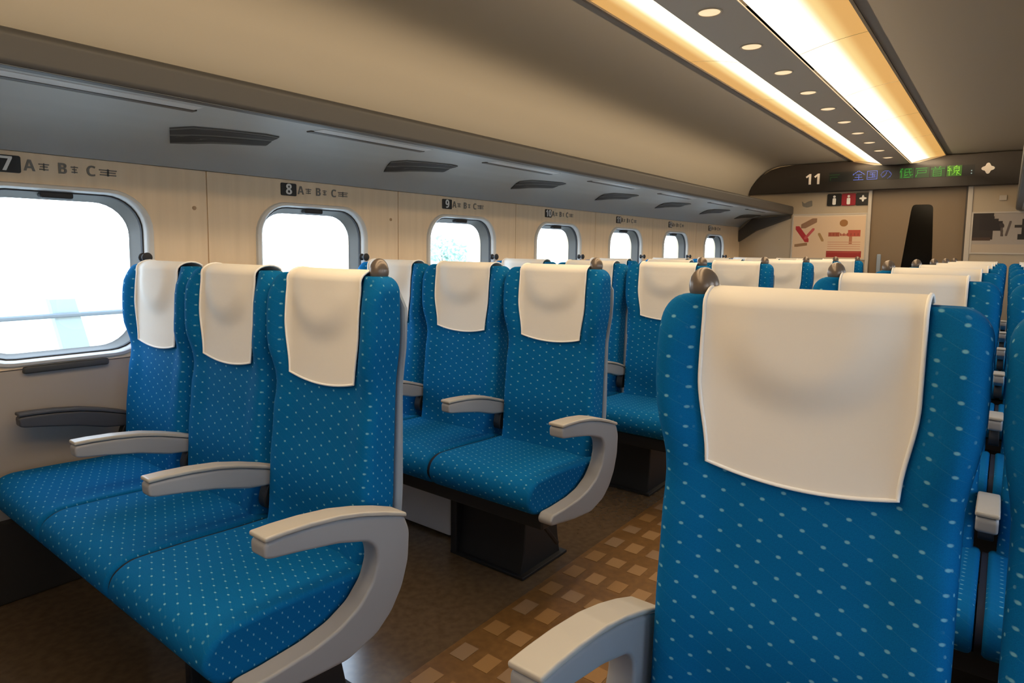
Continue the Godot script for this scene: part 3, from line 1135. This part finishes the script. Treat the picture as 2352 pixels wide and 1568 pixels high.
func arm_meshes() -> Array:
	# plain armrest between two seats: [body, pad, bracket]
	var body := MB.new()
	var low := [[1.02, 0.535], [0.96, 0.541], [0.909, 0.547], [0.827, 0.570], [0.74, 0.586], [0.668, 0.597], [0.655, 0.602]]
	var prof := []
	for q in arm_top(): prof.append([q[0], q[1] - 0.012])
	prof.append_array(low)
	body.extrude(soften(wy(prof), 0.012, 3), -0.0205, 0.0205, 0.006, Vector3.ZERO, Vector3.BACK, Vector3.UP, Vector3.LEFT)
	var pad := MB.new()
	prof = arm_top()
	var lowp := []
	for q in arm_top(): lowp.append([q[0], q[1] - 0.011])
	lowp.reverse()
	prof.append_array(lowp)
	pad.extrude(soften(wy(prof), 0.006, 3), -0.0222, 0.0222, 0.004, Vector3.ZERO, Vector3.BACK, Vector3.UP, Vector3.LEFT)
	var br := MB.new()
	br.extrude(soften(PackedVector2Array([Vector2(-0.065, 0.472), Vector2(0.02, 0.472), Vector2(0.026, 0.50), Vector2(0.012, 0.545), Vector2(-0.045, 0.545), Vector2(-0.068, 0.50)]), 0.015), -0.017, 0.017, 0.004, Vector3.ZERO, Vector3.BACK, Vector3.UP, Vector3.LEFT)
	return [body.mesh(40), pad.mesh(40), br.mesh(40)]

func panel_meshes() -> Array:
	# hook-shaped side frame on the aisle: [frame, pad]
	var pr := []
	for q in arm_top().slice(0, 6): pr.append([q[0], q[1] - 0.012])
	pr.append_array([[1.015, 0.572], [1.032, 0.53], [1.028, 0.46], [1.008, 0.40], [0.975, 0.352], [0.93, 0.318], [0.85, 0.296], [0.75, 0.304], [0.68, 0.315], [0.602, 0.328], [0.596, 0.345], [0.610, 0.362], [0.66, 0.361], [0.758, 0.366], [0.825, 0.379], [0.880, 0.405], [0.918, 0.445], [0.934, 0.49], [0.930, 0.523], [0.909, 0.545], [0.827, 0.570], [0.74, 0.586], [0.668, 0.597], [0.655, 0.602]])
	var fr := MB.new()
	fr.extrude(soften(wy(pr), 0.014, 4), -0.0265, 0.0265, 0.007, Vector3.ZERO, Vector3.BACK, Vector3.UP, Vector3.LEFT)
	var pad := MB.new()
	var prof := arm_top()
	var lowp := []
	for q in arm_top(): lowp.append([q[0], q[1] - 0.011])
	lowp.reverse()
	prof.append_array(lowp)
	pad.extrude(soften(wy(prof), 0.006, 3), -0.029, 0.029, 0.004, Vector3.ZERO, Vector3.BACK, Vector3.UP, Vector3.LEFT)
	return [fr.mesh(40), pad.mesh(40)]

func shell_mesh() -> ArrayMesh:
	var mb := MB.new()
	var rings := []
	for k in 16:
		var y := 0.36 + 0.745 * k / 15.0
		var h := hw_at(minf(y, 1.09)) - 0.003
		if y > 1.06: h -= 0.03 * pow((y - 1.06) / 0.045, 2)
		var z1 := rear_at(y) - 0.001
		var z0 := z1 - lerpf(0.026, 0.012, sstep(0.5, 1.05, y))
		var ring := PackedVector3Array()
		for q in rr(h, (z1 - z0) * 0.5, 0.010, 3): ring.append(Vector3(q.x, y, (z0 + z1) * 0.5 + q.y))
		rings.append(ring)
	mb.loft(rings, true)
	return mb.mesh(50)

func handle_mesh() -> Array:
	var mb := MB.new()
	var rings := []
	for k in 13:
		var a := -PI * 0.5 + PI * k / 12.0
		var r := cos(a)
		var ring := PackedVector3Array()
		for i in 20:
			var b := i * TAU / 20
			ring.append(Vector3(cos(b) * r * 0.0245, 1.144 + sin(a) * 0.031, -0.062 + sin(b) * r * 0.023))
		rings.append(ring)
	mb.loft(rings, true)
	var ft := MB.new()
	var fr := []
	for q in [[0.026, 1.07], [0.026, 1.10], [0.021, 1.118], [0.017, 1.13]]:
		var ring := PackedVector3Array()
		for i in 16: ring.append(Vector3(cos(i * TAU / 16) * q[0], q[1], -0.066 + sin(i * TAU / 16) * q[0] * 0.8))
		fr.append(ring)
	ft.loft(fr, true)
	return [mb.mesh(60), ft.mesh(60)]

func seats() -> void:
	var bm := backrest_mesh()
	var cm := cover_mesh()
	var qm := cushion_mesh()
	var wm := gap_shade_mesh()
	var am := arm_meshes()
	var pm := panel_meshes()
	var sm := shell_mesh()
	var hm := handle_mesh()
	var kinds := {"A": -2.295, "B": -1.835, "C": -1.375, "D": -0.230, "E": 0.232}
	var words := {
		"A": "blue dotted window seat with white head cover in the %s left-hand row of three",
		"B": "blue dotted middle seat with white head cover in the %s left-hand row of three",
		"C": "blue dotted aisle seat with white head cover in the %s left-hand row of three",
		"D": "blue dotted aisle seat with white head cover in the %s right-hand row of two",
		"E": "blue dotted window seat with white head cover in the %s right-hand row of two"}
	var groups := {"A": "seats in rows of three on the left", "B": "seats in rows of three on the left", "C": "seats in rows of three on the left", "D": "seats in rows of two on the right", "E": "seats in rows of two on the right"}
	for key in kinds:
		var proto: Node3D = null
		for k in (ROWS if key in ["D", "E"] else ROWS + 1):
			if k == ROWS: k = -1       # unseen row of three beside the viewer, added to shade the floor
			var at := Vector3(kinds[key], 0, -(0.98 + ROW * k))
			var lab: String = words[key] % (ORD[k] if k >= 0 else "added unseen")
			if proto == null:
				proto = thing("train_seat", lab, "seat", at, groups[key])
				var b := part(proto, "backrest", bm, M["seat fabric"])
				var c := part(proto, "headrest_cover", cm[0], M["cover cloth"], 40, "white head cover")
				part(c, "hem", cm[1], M["cover hem"])
				part(proto, "back_shell", sm, M["pale shell"])
				var cu := part(proto, "seat_cushion", qm, M["seat fabric"])
				part(cu, "gap_shade", wm, M["gap shade"])
				if b == null: return
				var arms := []
				match key:
					"A": arms = [[-0.2475, "dark"], [0.23, "arm"]]
					"B": arms = [[0.23, "arm"]]
					"C": arms = [[0.258, "panel"]]
					"D": arms = [[-0.2435, "panel"], [0.231, "arm"]]
					"E": arms = [[0.257, "arm"]]
				for q in arms:
					if q[1] != "panel":
						var dk: bool = q[1] == "dark"
						var ar := part(proto, "armrest", am[0], M["dark armrest"] if dk else M["grey plastic"], 40, "dark wall-side armrest" if dk else "grey armrest")
						ar.position.x = q[0]
						part(ar, "pad", am[1], M["dark armrest"] if dk else M["armrest pad"])
						var br := part(proto, "armrest_bracket", am[2], M["dark plastic"])
						br.position.x = q[0]
					else:
						var ar := part(proto, "armrest", pm[0], M["grey plastic"], 40, "grey hooked aisle armrest")
						ar.position.x = q[0]
						part(ar, "pad", pm[1], M["armrest pad"])
						var hn := part(proto, "grab_handle", hm[0], M["handle"], 40, "rounded brown grab handle")
						hn.position.x = signf(q[0]) * 0.168
						part(hn, "foot", hm[1], M["dark plastic"])
			else:
				var o: Node3D = proto.duplicate()
				o.name = numbered("train_seat")
				add_child(o)
				o.position = at
				tag(o, lab, "seat", groups[key])
	# pedestals under the rows
	for side in 2:
		var proto: Node3D = null
		for k in (ROWS + 1 if side == 0 else ROWS):
			if k == ROWS: k = -1  # unseen pedestal of the row added for its shade
			var at := Vector3(0, 0, -(0.98 + ROW * k))
			var lab: String = "dark metal pedestal under the %s %s" % [ORD[k] if k >= 0 else "added unseen", "left-hand row of three seats" if side == 0 else "right-hand row of two seats"]
			if proto:
				var o: Node3D = proto.duplicate()
				o.name = numbered("pedestal")
				add_child(o)
				o.position = at
				tag(o, lab, "pedestal", proto.get_meta("group"))
				continue
			proto = thing("pedestal", lab, "pedestal", at, "pedestals under the rows of three" if side == 0 else "pedestals under the rows of two")
			var x0 := -2.50 if side == 0 else -0.44
			var x1 := -1.16 if side == 0 else 0.45
			var mb := MB.new()
			mb.box(Vector3(x0, 0.275, -0.02), Vector3(x1, 0.332, 0.33), 0.008)
			part(proto, "beam", mb, M["under seat"])
			mb = MB.new()
			var px := -1.52 if side == 0 else 0.0
			mb.extrude(soften(PackedVector2Array([Vector2(-0.06, 0.004), Vector2(0.20, 0.004), Vector2(0.18, 0.10), Vector2(0.17, 0.28), Vector2(-0.03, 0.28), Vector2(-0.04, 0.10)]), 0.012), px - 0.14, px + 0.18, 0.006, Vector3.ZERO, Vector3.BACK, Vector3.UP, Vector3.RIGHT)
			part(proto, "column", mb, M["under seat"])
			mb = MB.new()
			mb.box(Vector3(px - 0.16, 0.0, -0.08), Vector3(px + 0.20, 0.012, 0.215), 0.003)
			part(proto, "foot_plate", mb, M["dark plastic"])
			mb = MB.new()
			mb.box(Vector3(px - 0.160, 0.0, 0.165), Vector3(px - 0.128, 0.28, 0.215), 0.006)
			part(proto, "leg", mb, M["dark plastic"])
			mb = MB.new()
			var bx := -2.12 if side == 0 else -0.30
			mb.box(Vector3(bx, 0.012, -0.08), Vector3(bx + 0.36 if side == 0 else bx + 0.12, 0.272, 0.13), 0.008)
			part(proto, "equipment_box", mb, M["under box"])
			mb = MB.new()
			var lx := -1.19 if side == 0 else -0.42
			mb.tube(PackedVector3Array([Vector3(lx, 0.305, 0.30), Vector3(lx, 0.283, 0.29), Vector3(lx, 0.235, 0.245), Vector3(lx, 0.180, 0.195)]), 0.0085, 8)
			part(proto, "turning_pedal", mb, M["dark plastic"])

# =====================================================================  small things on the wall and rack
func wall_fittings() -> void:
	# coat hooks beside the windows
	var mb := MB.new()
	var rings := []
	for q in [[0.017, 0.0], [0.017, 0.006], [0.009, 0.012], [0.008, 0.026], [0.017, 0.032], [0.019, 0.040], [0.013, 0.046]]:
		var r := PackedVector3Array()
		for i in 16: r.append(Vector3(q[1], cos(i * TAU / 16) * q[0], sin(i * TAU / 16) * q[0]))
		rings.append(r)
	mb.loft(rings, false)
	var hk := mb.mesh(50)
	for k in 7:
		var o := MeshInstance3D.new()
		o.name = numbered("coat_hook")
		o.mesh = hk
		o.material_override = M["rubber"]
		o.position = Vector3(WALL_L + 0.0105, 1.153, -(1.083 + ROW * k))
		add_child(o)
		tag(o, "small black coat hook on the wall beside the %s left-hand window" % ORD[k], "coat hook", "coat hooks between the left windows")
	# seat number signs over the windows
	for k in 7:
		var t := thing("seat_sign", "black number plate %d with seat letters on the wall above the %s left-hand window" % [7 + k, ORD[k]], "sign", Vector3(WALL_L, 1.458, -(1.72 + ROW * (k - 1))), "seat number signs over the left windows")
		mb = MB.new()
		mb.extrude(rr(0.040, 0.028, 0.006, 3), 0.0, 0.004, 0.001, Vector3.ZERO, Vector3(0, 0, -1), Vector3.UP, Vector3.RIGHT)
		part(t, "plate", mb, M["black"])
		text_part(t, "number", str(7 + k), 0.046, M["white print"], Vector3(0.005, 0, 0), PI / 2)
		var zz := [0.064, 0.158, 0.246]
		for i in 3:
			text_part(t, "letter", ["A", "B", "C"][i], 0.036, M["grey print"], Vector3(0.0015, 0, -zz[i]), PI / 2)
			var g := MB.new()
			var gz: float = zz[i] + 0.026
			var wid: float = [0.030, 0.022, 0.058][i]
			for q in [[0.008, 0.0], [0.0, 0.004], [-0.009, 0.002]]:
				g.box(Vector3(0.0002, q[0] - 0.002, -gz - q[1]), Vector3(0.0020, q[0] + 0.002, -gz - wid + q[1]))
			g.box(Vector3(0.0002, -0.013, -gz - wid * 0.45), Vector3(0.0020, 0.012, -gz - wid * 0.55))
			part(t, "caption", g, M["grey print"])
	# curved air vents in the underside of the rack
	for k in 7:
		var pts := [[2.455, 1.135], [2.425, 1.20], [2.402, 1.28], [2.386, 1.37], [2.374, 1.44], [2.368, 1.495]]
		var t := part(get_node("luggage_rack"), "air_vent", under_patch(pts, k, -1.0, 1.0, 0.0055), M["vent dark"], 40, "dark curved air vent")
		part(t, "slot", under_patch(pts, k, -0.80, -0.12, 0.0066), M["vent slot"], 40)
		part(t, "slot", under_patch(pts, k, 0.12, 0.80, 0.0066), M["vent slot"], 40)
	# screw caps on the wall panels
	mb = MB.new()
	rings = []
	for q in [[0.008, 0.0], [0.008, 0.002], [0.005, 0.0032]]:
		var r := PackedVector3Array()
		for i in 14: r.append(Vector3(q[1], cos(i * TAU / 14) * q[0], sin(i * TAU / 14) * q[0]))
		rings.append(r)
	mb.loft(rings, false)
	var sc := mb.mesh(50)
	var m := mat("screw cap", c8(170, 140, 106), 0.6)
	for k in 2:
		var o := MeshInstance3D.new()
		o.name = numbered("screw_cap")
		o.mesh = sc
		o.material_override = m
		o.position = Vector3(WALL_L, 1.35, -(1.29 + ROW * k))
		add_child(o)
		tag(o, "tiny brown screw cap on the wall panel right of the %s left-hand window" % ORD[k], "screw cap", "screw caps on the wall")

# =====================================================================  outside the windows
func outside() -> void:
	var mb := MB.new()
	mb.box(Vector3(-80, -1.6, -120), Vector3(-2.9, -1.3, 30))
	mb.box(Vector3(0.9, -1.6, -120), Vector3(60, -1.3, 30))
	tag(part(self, "ground", mb, M["ballast"]), "pale sunlit ground beside the track outside the windows", "ground", "", "structure")
	var t := thing("trackside_railing", "pale grey handrail with a slanting brace outside the nearest window", "railing", Vector3(-6.0, -1.3, 0))
	mb = MB.new()
	mb.tube(PackedVector3Array([Vector3(0, 1.915, 2), Vector3(0, 1.93, -2.6), Vector3(0, 1.93, -3.4)]), 0.020, 8)
	part(t, "handrail", mb, M["rail grey"])
	mb = MB.new()
	mb.extrude(PackedVector2Array([Vector2(-1.80, 2.06), Vector2(-1.98, 2.06), Vector2(-2.45, 0.0), Vector2(-2.20, 0.0)]), -0.05, 0.05, 0.008, Vector3(-0.06, 0, 0), Vector3(0, 0, 1), Vector3.UP, Vector3.RIGHT)
	part(t, "brace", mb, M["brace pale"])
	for z in [1.6, -3.3]:
		mb = MB.new()
		mb.box(Vector3(-0.025, 0, z - 0.025), Vector3(0.025, 1.92, z + 0.025), 0.006)
		part(t, "post", mb, M["rail grey"])
	# a pale tree seen through the third window
	var tr := thing("tree", "pale green tree outside the third window from the front", "tree", Vector3(-14.0, -1.3, -14.6))
	mb = MB.new()
	mb.tube(PackedVector3Array([Vector3(0, 0, 0), Vector3(0.05, 1.2, 0.02), Vector3(0.0, 2.3, 0.0)]), 0.09, 8)
	part(tr, "trunk", mb, M["bark"])
	mb = MB.new()
	var rng := RandomNumberGenerator.new()
	rng.seed = 11
	for k in 900:
		var d := Vector3(rng.randfn(), rng.randfn() * 0.75, rng.randfn()).normalized() * pow(rng.randf(), 0.4)
		var p := Vector3(0, 2.35, 0) + d * Vector3(0.85, 0.60, 0.85)
		var a := Vector3(rng.randfn(), rng.randfn(), rng.randfn()).normalized()
		var b := a.cross(Vector3(rng.randfn(), rng.randfn(), rng.randfn())).normalized()
		mb.quad(p - a * 0.09, p + b * 0.05, p + a * 0.09, p - b * 0.05)
	var lf := part(tr, "foliage", mb, M["leaf"], 10)
	lf.set_meta("kind", "stuff")
	# distant hill line
	mb = MB.new()
	rings_hill(mb)
	tag(part(self, "hills", mb, M["hill"]), "faint pale hills far beyond the windows on the left", "hills", "", "structure")

func rings_hill(mb: MB) -> void:
	var prev := PackedVector3Array()
	for i in 41:
		var z := 30.0 - i * 4.0
		var h := 2.2 + 1.4 * sin(i * 0.55) + 0.8 * sin(i * 1.31 + 1.0)
		var ring := PackedVector3Array()
		for k in 9:
			var u := k / 8.0
			ring.append(Vector3(-50.0 - 14.0 * u, -1.35 + maxf(h, 0.3) * sin(u * PI), z))
		if i > 0: mb.bridge(prev, ring, true, false)
		prev = ring
